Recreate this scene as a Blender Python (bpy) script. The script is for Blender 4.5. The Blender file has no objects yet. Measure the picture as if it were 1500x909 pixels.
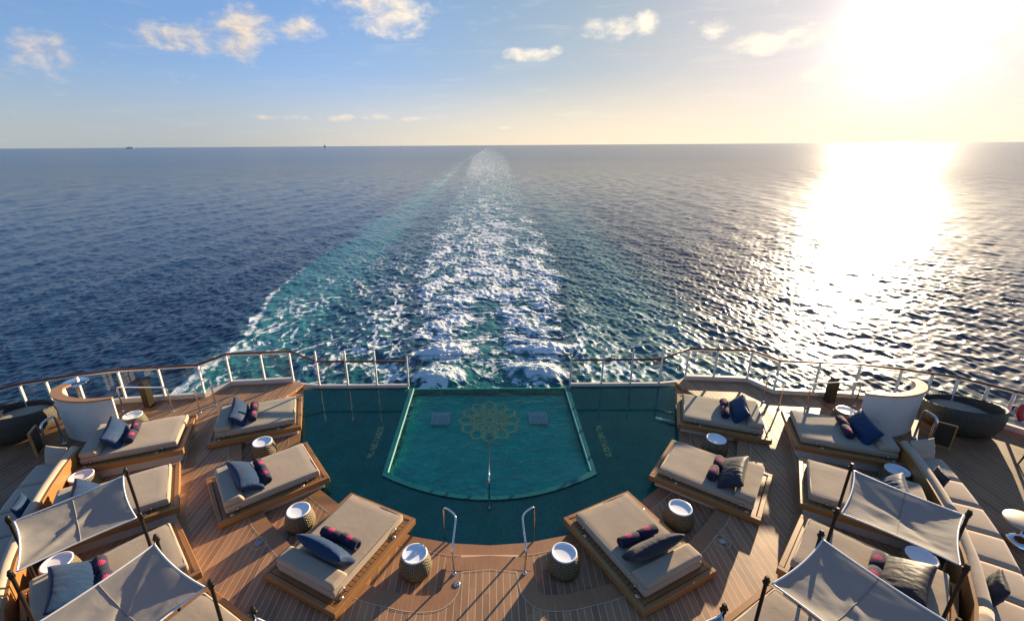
import bpy, bmesh, math, random
import numpy as np
from mathutils.geometry import tessellate_polygon
from mathutils import Vector, Matrix, noise as mnoise
random.seed(7)
S = bpy.context.scene
COL = S.collection
R = math.radians
SUN_AZ, SUN_EL = 39.3, 9.4
SEA_Z = -22.0
DECK = 0.15

# ------------------------------------------------------------------ node helpers
class V:
    """a socket with arithmetic"""
    def __init__(s, t, sock): s.t, s.s = t, sock
    def m(s, op, b=None, c=None, clamp=False): return math_(s.t, op, s, b, c, clamp)
    def __add__(s, b): return s.m('ADD', b)
    def __sub__(s, b): return s.m('SUBTRACT', b)
    def __mul__(s, b): return s.m('MULTIPLY', b)
    def __truediv__(s, b): return s.m('DIVIDE', b)
    def __radd__(s, b): return s.m('ADD', b)
    def __rmul__(s, b): return s.m('MULTIPLY', b)
    def __rsub__(s, b): return math_(s.t, 'SUBTRACT', b, s)
def put(t, sock, v):
    if isinstance(v, V): t.links.new(v.s, sock)
    elif v is not None: sock.default_value = v
def math_(t, op, a, b=None, c=None, clamp=False):
    n = t.nodes.new('ShaderNodeMath'); n.operation = op; n.use_clamp = clamp
    for i, v in enumerate((a, b, c)): put(t, n.inputs[i], v)
    return V(t, n.outputs[0])
def sstep(v, lo, hi):
    n = v.t.nodes.new('ShaderNodeMapRange'); n.interpolation_type = 'SMOOTHSTEP'
    put(v.t, n.inputs[0], v); n.inputs[1].default_value = lo; n.inputs[2].default_value = hi
    return V(v.t, n.outputs[0])
def mixc(t, f, a, b, blend='MIX'):
    n = t.nodes.new('ShaderNodeMix'); n.data_type = 'RGBA'; n.blend_type = blend
    put(t, n.inputs[0], f)
    for k, v in ((6, a), (7, b)):
        put(t, n.inputs[k], v if isinstance(v, V) else (*v, 1))
    return V(t, n.outputs[2])
def noise_(t, vec, scale, detail=3, rough=.55, dist=0.):
    n = t.nodes.new('ShaderNodeTexNoise'); put(t, n.inputs['Vector'], vec)
    n.inputs['Scale'].default_value = scale; n.inputs['Detail'].default_value = detail
    n.inputs['Roughness'].default_value = rough; n.inputs['Distortion'].default_value = dist
    return V(t, n.outputs[0])
def mapv(t, vec, scale=(1, 1, 1), loc=(0, 0, 0), rot=(0, 0, 0)):
    n = t.nodes.new('ShaderNodeMapping'); put(t, n.inputs[0], vec)
    n.inputs[1].default_value = loc; n.inputs[2].default_value = rot; n.inputs[3].default_value = scale
    return V(t, n.outputs[0])
def sep(t, vec):
    n = t.nodes.new('ShaderNodeSeparateXYZ'); put(t, n.inputs[0], vec)
    return [V(t, n.outputs[i]) for i in range(3)]
def comb(t, x, y, z):
    n = t.nodes.new('ShaderNodeCombineXYZ')
    for i, v in enumerate((x, y, z)): put(t, n.inputs[i], v)
    return V(t, n.outputs[0])
def geo_pos(t): return V(t, t.nodes.new('ShaderNodeNewGeometry').outputs['Position'])
def obj_co(t): return V(t, t.nodes.new('ShaderNodeTexCoord').outputs['Object'])
def attr(t, name):
    n = t.nodes.new('ShaderNodeAttribute'); n.attribute_name = name
    return V(t, n.outputs['Fac'])
def bump(t, h, strength=.3, dist=.01):
    n = t.nodes.new('ShaderNodeBump'); n.inputs['Strength'].default_value = strength
    n.inputs['Distance'].default_value = dist; put(t, n.inputs['Height'], h)
    return V(t, n.outputs[0])
def new_mat(name):
    m = bpy.data.materials.new(name); m.use_nodes = True
    t = m.node_tree; return m, t, t.nodes['Principled BSDF']
def simple(name, col, rough=.5, metal=0., nscale=0, namp=.15, bscale=0, bdist=.004, bstr=.5, **kw):
    m, t, p = new_mat(name)
    p.inputs['Roughness'].default_value = rough; p.inputs['Metallic'].default_value = metal
    for k, v in kw.items(): p.inputs[k].default_value = v
    if nscale:
        n = noise_(t, obj_co(t), nscale, 5, .6)
        c = mixc(t, n, [x*(1-namp) for x in col], [min(1, x*(1+namp)) for x in col]); put(t, p.inputs['Base Color'], c)
    else: p.inputs['Base Color'].default_value = (*col, 1)
    if bscale: put(t, p.inputs['Normal'], bump(t, noise_(t, obj_co(t), bscale, 4, .6), bstr, bdist))
    return m

# ------------------------------------------------------------------ materials
def deck_mat(name, lines=True, tone=(1, 1, 1), pitch=.137):
    m, t, p = new_mat(name); P = geo_pos(t); x, y, z = sep(t, P)
    q = x/pitch; f = q.m('FRACT'); idn = q.m('FLOOR')
    w = t.nodes.new('ShaderNodeTexWhiteNoise'); w.noise_dimensions = '2D'
    put(t, w.inputs['Vector'], comb(t, idn, ((y+idn*1.37)/2.6).m('FLOOR'), 0.))
    pv = V(t, w.outputs['Value'])
    g = noise_(t, mapv(t, P, (22, 1.2, 8)), 2.2, 6, .65)
    big = noise_(t, P, .9, 4, .6)
    a = mixc(t, g, [.19*tone[0], .096*tone[1], .044*tone[2]], [.50*tone[0], .258*tone[1], .115*tone[2]])
    if lines:
        k = pv*.46+.76
        a = mixc(t, 1., a, comb(t, k, k, k), 'MULTIPLY')
    k2 = big*.7+.62
    a = mixc(t, 1., a, comb(t, k2, k2, k2), 'MULTIPLY')
    h = g*.3
    if lines:
        ln = math_(t, 'LESS_THAN', f, .075)
        a = mixc(t, ln, a, (.62*tone[0], .47*tone[1], .33*tone[2])); h = h-ln*.4
    put(t, p.inputs['Base Color'], a)
    put(t, p.inputs['Roughness'], noise_(t, P, 3, 4)*.25+.42)
    put(t, p.inputs['Normal'], bump(t, h, .35, .004))
    return m
M = {}
M['deck'] = deck_mat('teak_planks')
M['band'] = deck_mat('teak_margin', False, (.95, .90, .88))
M['outer'] = deck_mat('weathered_planks', True, (.74, .64, .56), .16)
M['caulk'] = simple('pale_caulk', (.62, .47, .33), .7)
def wood_mat(name, c1, c2, rough=.38):
    m, t, p = new_mat(name); P = obj_co(t)
    g = noise_(t, mapv(t, P, (3, 14, 14)), 2.5, 6, .65, .6)
    b = noise_(t, P, 1.7, 4)
    c = mixc(t, g*.7+b*.3, c1, c2); put(t, p.inputs['Base Color'], c)
    p.inputs['Roughness'].default_value = rough; put(t, p.inputs['Normal'], bump(t, g, .2, .003))
    return m
M['wood'] = wood_mat('oiled_teak', (.20, .085, .022), (.48, .235, .075))
M['woodslat'] = wood_mat('teak_slats', (.15, .066, .02), (.36, .175, .06), .45)
M['rail'] = wood_mat('varnished_rail', (.09, .030, .012), (.20, .075, .028), .25)
M['cap'] = wood_mat('golden_cap', (.34, .15, .040), (.60, .30, .095), .3)
M['board'] = wood_mat('orange_board', (.22, .10, .026), (.36, .17, .05), .4)
def cloth_mat(name, c1, c2, wscale=180, rough=.9, wrinkle=6, wstr=.14, wdist=.02, sheen=.3):
    m, t, p = new_mat(name); P = obj_co(t)
    n = noise_(t, P, 2.3, 6, .62); fine = noise_(t, P, wscale, 2)
    c = mixc(t, n*.65+fine*.35, c1, c2); put(t, p.inputs['Base Color'], c)
    p.inputs['Roughness'].default_value = rough; p.inputs['Sheen Weight'].default_value = sheen; p.inputs['Specular IOR Level'].default_value = .06
    wr = noise_(t, P, wrinkle, 4, .55, .8)
    put(t, p.inputs['Normal'], bump(t, wr+fine*.05, wstr, wdist))
    return m
M['mattress'] = cloth_mat('taupe_canvas', (.315, .242, .168), (.455, .358, .255))
M['sofa'] = cloth_mat('tan_canvas', (.36, .275, .195), (.50, .39, .285))
M['pillow'] = cloth_mat('blue_velvet', (.006, .020, .060), (.020, .055, .125), 220, .55, 9, .35, .02, .12)
M['greypillow'] = cloth_mat('slate_velvet', (.016, .019, .028), (.044, .047, .058), 220, .5, 9, .35, .02, .15)
M['beigepillow'] = cloth_mat('beige_linen', (.33, .25, .18), (.48, .38, .29))
def canvas_mat():
    m, t, p = new_mat('shade_canvas'); P = obj_co(t)
    n = noise_(t, P, 3, 5, .6); w = noise_(t, P, 160, 2)
    c = mixc(t, n*.6+w*.4, (.31, .288, .25), (.43, .40, .35))
    put(t, p.inputs['Base Color'], c); p.inputs['Roughness'].default_value = .85
    put(t, p.inputs['Normal'], bump(t, noise_(t, P, 3.5, 3, .5, .8), .12, .05))
    tr = t.nodes.new('ShaderNodeBsdfTranslucent'); put(t, tr.inputs[0], c)
    mx = t.nodes.new('ShaderNodeMixShader'); mx.inputs[0].default_value = .32
    t.links.new(p.outputs[0], mx.inputs[1]); t.links.new(tr.outputs[0], mx.inputs[2])
    t.links.new(mx.outputs[0], t.nodes['Material Output'].inputs[0])
    return m
M['canvas'] = canvas_mat()
def towel_mat():
    m, t, p = new_mat('navy_towel'); P = obj_co(t); x, y, z = sep(t, P)
    # a pink radial flower stitched on the top of the roll (object space: x round the roll, y along it)
    r = (x*x+y*y).m('SQRT'); a = math_(t, 'ARCTAN2', y, x)
    pet = (a*12.).m('COSINE')
    edge = r-(pet*.016+.072)
    mask = math_(t, 'LESS_THAN', edge, 0.)
    ring = ((r*260.).m('SINE')+pet*.9).m('GREATER_THAN', -.15)
    up = math_(t, 'GREATER_THAN', z, 0.0)
    k = mask*ring*up
    f = noise_(t, P, 150, 3)
    base = mixc(t, f, (.007, .006, .022), (.020, .018, .052))
    c = mixc(t, k, base, (.62, .02, .13)); put(t, p.inputs['Base Color'], c)
    p.inputs['Roughness'].default_value = .95; p.inputs['Sheen Weight'].default_value = .05
    put(t, p.inputs['Normal'], bump(t, f, .6, .006)); return m
M['towel'] = towel_mat()
M['white'] = simple('white_paint', (.78, .76, .72), .35, nscale=5, namp=.06)
def batten_mat():
    m, t, p = new_mat('white_battens'); P = obj_co(t); x, y, z = sep(t, P)
    f = ((x+y*.35)/.075).m('FRACT'); g = math_(t, 'LESS_THAN', f, .10); n = noise_(t, P, 5, 4)
    put(t, p.inputs['Base Color'], mixc(t, g, mixc(t, n, (.58, .54, .48), (.70, .66, .60)), (.52, .49, .44)))
    p.inputs['Roughness'].default_value = .45; put(t, p.inputs['Normal'], bump(t, 1.-g, .5, .006)); return m
M['battens'] = batten_mat()
M['plinth'] = simple('pale_plinth', (.60, .55, .49), .5, nscale=4, namp=.1)
M['post'] = simple('satin_post', (.74, .73, .70), .28, .25, nscale=8, namp=.05)
M['chrome'] = simple('polished_steel', (.75, .75, .76), .09, 1.)
M['bracket'] = simple('brushed_steel', (.55, .53, .5), .3, 1.)
M['bronze'] = simple('dark_bronze', (.030, .024, .018), .42, .6, nscale=20)
M['brownpanel'] = simple('dark_bronze_panel', (.06, .045, .028), .35, .4, nscale=6)
M['tray'] = simple('white_resin', (.86, .86, .86), .25, nscale=6, namp=.03)
M['red'] = simple('red_lifebuoy', (.55, .035, .022), .45, nscale=9)
M['black'] = simple('black_plastic', (.014, .014, .015), .35, nscale=9)
M['beige'] = simple('beige_laminate', (.42, .34, .25), .4, nscale=5)
M['drain'] = simple('drain_steel', (.35, .36, .38), .35, 1.)
M['shipgrey'] = simple('hazy_hull', (.34, .38, .43), .7, nscale=.05)
M['mosaic'] = simple('gold_mosaic', (1., .95, .30), .4, nscale=25, namp=.25)
M['nosing'] = simple('pale_nosing', (.30, .62, .52), .3, nscale=8)
M['letter'] = simple('pale_mosaic', (1., .76, .22), .5, nscale=40, namp=.2)
def wicker_mat(name, c1, c2, sc):
    m, t, p = new_mat(name); P = obj_co(t); x, y, z = sep(t, P)
    a = math_(t, 'ARCTAN2', y, x)*sc[0]; zz = z*sc[1]
    w = (a.m('SINE'))*((zz).m('SINE')); d = ((a+zz*.9).m('SINE'))*((a-zz*.9).m('SINE'))
    n = noise_(t, P, 30, 3); k = w*.3+d*.35+n*.7
    k = sstep(k, -.1, .8)
    put(t, p.inputs['Base Color'], mixc(t, k, c1, c2)); p.inputs['Roughness'].default_value = .55
    put(t, p.inputs['Normal'], bump(t, k, .9, .015)); return m
M['wicker'] = wicker_mat('olive_wicker', (.026, .020, .008), (.26, .195, .088), (22, 110))
M['wickerdark'] = wicker_mat('dark_wicker', (.018, .014, .009), (.12, .095, .06), (60, 90))
def tile_mat(name, c1, c2, s=.06, rough=.25):
    m, t, p = new_mat(name); P = geo_pos(t)
    n = t.nodes.new('ShaderNodeTexBrick'); put(t, n.inputs[0], P)
    n.inputs['Scale'].default_value = 1; n.inputs['Brick Width'].default_value = s; n.inputs['Row Height'].default_value = s
    n.inputs['Mortar Size'].default_value = s*.06; n.offset = 0
    n.inputs['Color1'].default_value = (*c1, 1); n.inputs['Color2'].default_value = (*c2, 1)
    n.inputs['Mortar'].default_value = (*[x*.75 for x in c1], 1)
    b = noise_(t, P, 1.6, 4); k = b*.9+.55
    put(t, p.inputs['Base Color'], mixc(t, 1., V(t, n.outputs[0]), comb(t, k, k, k), 'MULTIPLY'))
    p.inputs['Roughness'].default_value = rough; return m
M['ledge'] = tile_mat('teal_ledge_tile', (.012, .25, .15), (.024, .335, .20))
M['rimtile'] = tile_mat('aqua_rim_tile', (.005, .10, .10), (.009, .135, .135))
M['basin'] = tile_mat('green_basin_tile', (.006, .66, .40), (.012, .80, .50), .08)
def water_mat(name, tint, nsc, strength, dist, spark=0.):
    m, t, p = new_mat(name); t.nodes.remove(p); P = geo_pos(t)
    n = noise_(t, mapv(t, P, (1, 1.5, 1)), nsc, 3, .5, 1.)
    n2 = noise_(t, P, nsc*3.1, 2, .5, .6)
    nb = bump(t, n+n2*.35, strength, dist)
    tr = t.nodes.new('ShaderNodeBsdfTransparent'); tr.inputs[0].default_value = (*tint, 1)
    gl = t.nodes.new('ShaderNodeBsdfGlossy'); gl.inputs['Roughness'].default_value = .04; put(t, gl.inputs['Normal'], nb)
    fr = t.nodes.new('ShaderNodeFresnel'); fr.inputs['IOR'].default_value = 1.33; put(t, fr.inputs['Normal'], nb)
    mx = t.nodes.new('ShaderNodeMixShader'); t.links.new(fr.outputs[0], mx.inputs[0])
    t.links.new(tr.outputs[0], mx.inputs[1]); t.links.new(gl.outputs[0], mx.inputs[2])
    t.links.new(mx.outputs[0], t.nodes['Material Output'].inputs[0]); return m
M['water'] = water_mat('basin_water', (.94, .99, .965), 3.6, .55, .05)
M['film'] = water_mat('ledge_water', (.93, .985, .97), 2.2, .15, .010)
def glass_mat():
    m, t, p = new_mat('tinted_glass'); t.nodes.remove(p)
    tr = t.nodes.new('ShaderNodeBsdfTransparent'); tr.inputs[0].default_value = (.93, .965, .955, 1)
    gl = t.nodes.new('ShaderNodeBsdfGlossy'); gl.inputs['Roughness'].default_value = .02
    lw = t.nodes.new('ShaderNodeLayerWeight'); fr = V(t, lw.outputs['Facing']).m('POWER', 4.)*.55+.035
    mx = t.nodes.new('ShaderNodeMixShader'); put(t, mx.inputs[0], fr)
    t.links.new(tr.outputs[0], mx.inputs[1]); t.links.new(gl.outputs[0], mx.inputs[2])
    t.links.new(mx.outputs[0], t.nodes['Material Output'].inputs[0]); return m
M['glass'] = glass_mat()

# ------------------------------------------------------------------ object helpers
def tag(o, label=None, cat=None, group=None, kind=None):
    for k, v in (('label', label), ('category', cat), ('group', group), ('kind', kind)):
        if v: o[k] = v
    return o
def empty(name, loc=(0, 0, 0), rz=0., parent=None):
    o = bpy.data.objects.new(name, None); o.empty_display_size = .2
    COL.objects.link(o); o.location = loc; o.rotation_euler = (0, 0, rz); o.parent = parent
    return o
def link(name, bm, mat, parent=None, smooth=False, loc=None, rot=None):
    me = bpy.data.meshes.new(name)
    bmesh.ops.recalc_face_normals(bm, faces=bm.faces)
    bm.normal_update()
    if any(e.is_boundary for e in bm.edges) and sum(f.normal.z*f.calc_area() for f in bm.faces) < 0: bmesh.ops.reverse_faces(bm, faces=bm.faces)
    if smooth:
        for f in bm.faces: f.smooth = True
    bm.to_mesh(me); bm.free(); me.materials.append(mat)
    o = bpy.data.objects.new(name, me); COL.objects.link(o); o.parent = parent
    if loc: o.location = loc
    if rot: o.rotation_euler = rot
    return o
def copy_tree(o, parent=None):
    c = o.copy(); COL.objects.link(c)
    if parent: c.parent = parent
    for ch in o.children: copy_tree(ch, c)
    return c
def B(): return bmesh.new()
def box(bm, lo, hi, bev=0., seg=2, mtx=None):
    b2 = bmesh.new(); bmesh.ops.create_cube(b2, size=1)
    lo, hi = Vector(lo), Vector(hi); c = (lo+hi)/2; d = hi-lo
    for v in b2.verts: v.co = Vector((v.co.x*d.x+c.x, v.co.y*d.y+c.y, v.co.z*d.z+c.z))
    if bev: bmesh.ops.bevel(b2, geom=b2.edges[:], offset=bev, segments=seg, profile=.5, affect='EDGES')
    if mtx is not None: b2.transform(mtx)
    me = bpy.data.meshes.new('tmp'); b2.to_mesh(me); b2.free(); bm.from_mesh(me); bpy.data.meshes.remove(me)
    return bm
def tube(bm, pts, r, n=10, cap=True, closed=False):
    pts = [Vector(p) for p in pts]; rings = []; N = len(pts); up = None
    for i, p in enumerate(pts):
        a = pts[(i-1) % N] if (i > 0 or closed) else p
        b = pts[(i+1) % N] if (i < N-1 or closed) else p
        d = (b-a).normalized()
        if up is None: up = d.orthogonal().normalized()
        up = (up-d*up.dot(d)); up = up.normalized() if up.length > 1e-6 else d.orthogonal().normalized()
        s = d.cross(up); rr = r[i] if isinstance(r, (list, tuple)) else r
        rings.append([bm.verts.new(p+(up*math.cos(2*math.pi*k/n)+s*math.sin(2*math.pi*k/n))*rr) for k in range(n)])
    for i in range(N if closed else N-1):
        A, C = rings[i], rings[(i+1) % N]
        for k in range(n): bm.faces.new((A[k], A[(k+1) % n], C[(k+1) % n], C[k]))
    if cap and not closed: bm.faces.new(rings[0][::-1]); bm.faces.new(rings[-1])
    return bm
def lathe(bm, prof, n=40):
    rings = [[bm.verts.new((r*math.cos(2*math.pi*k/n), r*math.sin(2*math.pi*k/n), z)) for k in range(n)] for r, z in prof]
    for A, C in zip(rings, rings[1:]):
        for k in range(n): bm.faces.new((A[k], A[(k+1) % n], C[(k+1) % n], C[k]))
    bm.faces.new(rings[0][::-1]); bm.faces.new(rings[-1]); return bm
def poly(bm, pts, z0, z1=None):
    """flat polygon at z0, or a prism from z1 up to z0"""
    want = abs(sum(a[0]*b[1]-a[1]*b[0] for a, b in zip(pts, list(pts[1:])+[pts[0]])))/2
    n_ = len(pts); tris = None
    for rot in range(0, n_, max(1, n_//12)):
        ii = list(range(rot, n_))+list(range(rot))
        c = [tuple(ii[k] for k in t) for t in tessellate_polygon([[Vector((pts[i][0], pts[i][1], 0)) for i in ii]])]
        ar = sum(abs((pts[q][0]-pts[p][0])*(pts[r][1]-pts[p][1])-(pts[q][1]-pts[p][1])*(pts[r][0]-pts[p][0]))/2 for p, q, r in c)
        if tris is None or abs(ar-want) < best: tris, best = c, abs(ar-want)
        if best < 1e-4: break
    if best > 1e-3: print('POLY area off', best, want)
    top = [bm.verts.new((x, y, z0)) for x, y in pts]
    for a, b, c in tris: bm.faces.new((top[a], top[b], top[c]))
    if z1 is not None:
        bot = [bm.verts.new((x, y, z1)) for x, y in pts]; n = len(pts)
        for i in range(n): bm.faces.new((top[i], top[(i+1) % n], bot[(i+1) % n], bot[i]))
        for a, b, c in tris: bm.faces.new((bot[c], bot[b], bot[a]))
    return bm
def round_pts(pts, rad, seg=6):
    """polyline with its inner corners rounded"""
    P = [Vector(p) for p in pts]; out = [P[0]]
    for i in range(1, len(P)-1):
        a, b, c = P[i-1], P[i], P[i+1]; u = (a-b); v = (c-b)
        r = min(rad, u.length*.48, v.length*.48); p0 = b+u.normalized()*r; p1 = b+v.normalized()*r
        for k in range(seg+1):
            s = k/seg; out.append(p0*(1-s)**2+b*2*s*(1-s)+p1*s*s)
    return out+[P[-1]]
def strip(bm, pts, w, z, h=None):
    """ribbon of width w along 2D pts, flat (h None) or a bar of height h with its top at z"""
    P = [Vector(p) for p in pts]; L, Rr = [], []
    for i, p in enumerate(P):
        d = (P[min(i+1, len(P)-1)]-P[max(i-1, 0)]).normalized(); nrm = Vector((-d.y, d.x))
        k = 1.
        if 0 < i < len(P)-1:
            d1 = (P[i]-P[i-1]).normalized(); k = 1/max(.4, abs(nrm.dot(Vector((-d1.y, d1.x)))))
        L.append(p+nrm*w/2*k); Rr.append(p-nrm*w/2*k)
    lv = [bm.verts.new((p.x, p.y, z)) for p in L]; rv = [bm.verts.new((p.x, p.y, z)) for p in Rr]
    for i in range(len(P)-1): bm.faces.new((lv[i], lv[i+1], rv[i+1], rv[i]))
    if h:
        lb = [bm.verts.new((p.x, p.y, z-h)) for p in L]; rb = [bm.verts.new((p.x, p.y, z-h)) for p in Rr]
        for i in range(len(P)-1):
            bm.faces.new((lv[i+1], lv[i], lb[i], lb[i+1])); bm.faces.new((rv[i], rv[i+1], rb[i+1], rb[i])); bm.faces.new((lb[i], rb[i], rb[i+1], lb[i+1]))
        bm.faces.new((lv[0], rv[0], rb[0], lb[0])); bm.faces.new((rv[-1], lv[-1], lb[-1], rb[-1]))
    return bm
def cushion(bm, sx, sy, sz, pinch=.0, nx=26, ny=26, seed=0., wr=0., wfreq=5., power=.45, dome=1.):
    """a stuffed cushion centred at the origin: thin pinched edges (pinch) or a full box edge"""
    rows = {}
    for side in (1, -1):
        for i in range(nx+1):
            for j in range(ny+1):
                u, v = i/nx*2-1, j/ny*2-1
                edge = i in (0, nx) or j in (0, ny)
                if side == -1 and edge: rows[(side, i, j)] = rows[(1, i, j)]; continue
                th = max(0, (1-u*u)*(1-v*v))**power
                k = 1-pinch*(1-v*v)*abs(u)**3*1.; k2 = 1-pinch*(1-u*u)*abs(v)**3*1.
                x, y, z = u*sx/2*k, v*sy/2*k2, side*th*sz/2*dome
                if wr and not edge:
                    nn = mnoise.fractal(Vector((x*wfreq*.55+seed, y*wfreq*1.7+seed*2, side*3+seed)), .8, 2., 4)
                    rad = abs(mnoise.noise(Vector((math.atan2(v, u)*4+seed, (abs(u)+abs(v))*1.1, seed))))
                    z += wr*(nn*.9+rad*1.3*max(abs(u), abs(v))**2)*th
                rows[(side, i, j)] = bm.verts.new((x, y, z))
    for side in (1, -1):
        for i in range(nx):
            for j in range(ny):
                q = [rows[(side, i, j)], rows[(side, i+1, j)], rows[(side, i+1, j+1)], rows[(side, i, j+1)]]
                bm.faces.new(q if side == 1 else q[::-1])
    return bm
def slabsoft(bm, lo, hi, r, wr=.004, seed=0., n=18):
    """a soft upholstered slab: rounded box, lightly uneven"""
    box(bm, lo, hi, r, 4)
    bmesh.ops.subdivide_edges(bm, edges=[e for e in bm.edges if e.calc_length() > .25], cuts=10, use_grid_fill=True)
    for v in bm.verts:
        v.co.z += wr*mnoise.fractal(Vector((v.co.x*3+seed, v.co.y*3, seed)), 1., 2., 3)
    return bm

# ------------------------------------------------------------------ decks and pool
def mir(pts): return [(-x, y) for x, y in pts]
POOL = [(-6.86, 15.02), (-6.15, 13.0), (-5.70, 11.62), (-5.1, 10.55), (-4.40, 9.66), (-3.83, 9.2), (-3.2, 8.83), (-2.54, 8.46), (-1.73, 8.12), (-.86, 7.925), (0, 7.86)]
POOL_ALL = POOL+mir(POOL[:-1])[::-1]
UP = [(-6.86, 15.02), (-7.4, 13.4), (-7.33, 11.42), (-6.66, 10.21), (-5.23, 8.52), (-4.35, 7.74), (-2.4, 6.76), (-1.45, 6.53), (-.95, 6.55), (-.91, 7.0), (-.90, 7.40), (0, 7.46)]
upl = round_pts(UP[5:10], .22); UPR = [Vector(p) for p in UP[:5]]+upl+[Vector(UP[10]), Vector(UP[11])]
UPR = [(p.x, p.y) for p in UPR]
UP_ALL = UPR+mir(UPR[:-1])[::-1]
RAILP = [(7.30, 15.24), (9.50, 15.04), (9.98, 14.18), (11.25, 14.02), (12.5, 13.86), (13.6, 13.52), (14.9, 12.93), (15.75, 12.05), (16.5, 11.1), (17.4, 9.6), (18.0, 7.5), (18.3, 4.5), (18.3, -6)]
# upper deck: everything from the recess edge out to the railing
outer = [(-7.3, 15.34)]+mir([(x*1.008, y+.1) for x, y in RAILP[1:]])+[(x*1.008, y+.1) for x, y in RAILP[1:]][::-1]+[(7.3, 15.34)]
def split_deck(name, pts, mat, z, depth=None):
    bm = B(); poly(bm, pts, z, z-depth if depth else None); return tag(link(name, bm, mat), kind='structure')
inner_lim = [(-11.2, 15.4), (-11.2, 10.4), (-9.7, 7.2), (-8.2, 5.2), (-6.0, 3.4), (-6.0, -6), (6.0, -6), (6.0, 3.4), (8.2, 5.2), (9.7, 7.2), (11.2, 10.4), (11.2, 15.4)]
main = UP_ALL+[(7.30, 15.33)]+[(9.56, 15.13), (10.05, 14.26), (11.2, 14.12)]+inner_lim[1:-1][::-1]+[(-11.2, 14.12), (-10.05, 14.26), (-9.56, 15.13), (-7.30, 15.33)]
split_deck('upper_deck', main, M['deck'], DECK, .12)
for s in (1, -1):
    pts = [(11.2, 14.12)]+[(x*1.008, y+.1) for x, y in RAILP[4:]]+[(6.0, -6), (6.0, 3.4), (8.2, 5.2), (9.7, 7.2), (11.2, 10.4)]
    pts = [(s*x, y) for x, y in pts]
    split_deck('outer_deck', pts if s == 1 else pts[::-1], M['outer'], DECK-.003, .12)
# lower deck: pool coaming and the recesses where the tables stand
low = [(-8.2, 15.0)]+[(-8.2, 6.0), (8.2, 6.0), (8.2, 15.0), (6.86, 15.0)]+POOL_ALL[1:-1][::-1]+[(-6.86, 15.0)]
split_deck('lower_deck', low, M['deck'], .0, .5)
# margin boards (plain wide planks) laid 4 mm over the decks, edged by a caulk line
def margin(pts, w, z, name='margin_board'):
    bm = B(); strip(bm, pts, w, z+.004); return tag(link(name, bm, M['band']), kind='structure')
def caulk(pts, z, w=.012):
    bm = B(); strip(bm, pts, w, z+.008); return tag(link('caulk_line', bm, M['caulk']), kind='structure')
def offset(pts, d):
    P = [Vector(p) for p in pts]; out = []
    for i, p in enumerate(P):
        t = (P[min(i+1, len(P)-1)]-P[max(i-1, 0)]).normalized(); out.append((p.x-t.y*d, p.y+t.x*d))
    return out
pe = POOL_ALL[1:-1]
margin(offset(pe, -.16), .32, 0.); caulk(offset(pe, -.325), 0.)
side = [p for p in UPR[2:-1] if not (p[0] > -1.2 and p[1] > 7.06)]+[(-.91, 7.06)]
margin(offset(side, -.17), .33, DECK); caulk(offset(side, -.34), DECK)
side = mir(side); margin(offset(side, .17), .33, DECK); caulk(offset(side, .34), DECK)
margin([(-.90, 7.235), (0, 7.29), (.90, 7.235)], .33, DECK); caulk([(-.57, 7.06), (0, 7.115), (.57, 7.06)], DECK)
bm = B(); box(bm, (-.62, 7.53, .0), (.62, 7.60, .009)); tag(link('step_inlay', bm, M['caulk']), kind='structure')
for s in (1, -1):   # border along the outer row of beds
    e = [(s*x, y) for x, y in [(9.05, 13.6), (8.6, 11.2), (7.45, 8.7), (6.0, 6.9), (4.2, 5.55), (2.0, 4.75)]]
    margin(e, .26, DECK, 'border_board'); caulk(offset(e, .14*s), DECK)
    e2 = [(s*x, y) for x, y in [(7.35, 15.05), (9.35, 14.88), (9.85, 14.03), (11.3, 13.85)]]
    margin(e2, .2, DECK, 'border_board')

pool = tag(empty('swimming_pool', (0, 12, 0)), 'teal tiled pool with a sunken basin and golden lotus, open towards the wake', 'pool')
def pl(name, bm, mat, **k):
    o = link(name, bm, mat, None, **k); o.parent = pool; o.matrix_parent_inverse = Matrix.Translation((0, -12, 0)); return o
BAS = [(-2.80, 14.96), (-2.78, 10.32)]
arc = []
for k in range(25):
    a = k/24; x = -2.78+5.56*a; arc.append((x, 9.38+(x/2.78)**2*.94))
basin = [BAS[0]]+arc+[(2.78, 14.96)]
RIM = .13
rim_o = [(-2.80-RIM, 14.98)]+[(x*(1+RIM/2.78), y-RIM*.95) for x, y in arc]+[(2.80+RIM, 14.98)]
bm = B(); ring = [(-6.86, 15.02)]+POOL[1:]+mir(POOL[:-1])[::-1]
poly(bm, ring+[(2.80+RIM, 15.02)]+rim_o[::-1][1:-1]+[(-2.80-RIM, 15.02)], -.05, -.3); pl('ledge_floor', bm, M['ledge'])
bm = B(); poly(bm, ring+[(2.80+RIM, 15.02)]+rim_o[::-1][1:-1]+[(-2.80-RIM, 15.02)], -.012); pl('ledge_water', bm, M['film'])
bm = B(); poly(bm, [rim_o[0]]+rim_o[1:]+[basin[-1]]+basin[::-1][1:], .006, -.62); pl('basin_rim', bm, M['rimtile'])
FL = -.34
bm = B(); poly(bm, basin, FL, FL-.1); pl('basin_floor', bm, M['basin'])
for k, (d, z) in enumerate(((.45, -.15), (.9, -.24))):   # curved entry steps
    bm = B(); ins = [(x, y+d-.0*abs(x)) for x, y in arc]
    poly(bm, [(x*.998, y+.002) for x, y in arc]+[(2.775, ins[-1][1])]+ins[::-1][1:-1]+[(-2.775, ins[0][1])], z, FL+.001)
    pl('basin_step', bm, M['basin'])
    bm = B(); strip(bm, ins, .035, z+.004); pl('step_nosing', bm, M['nosing'])
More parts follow.
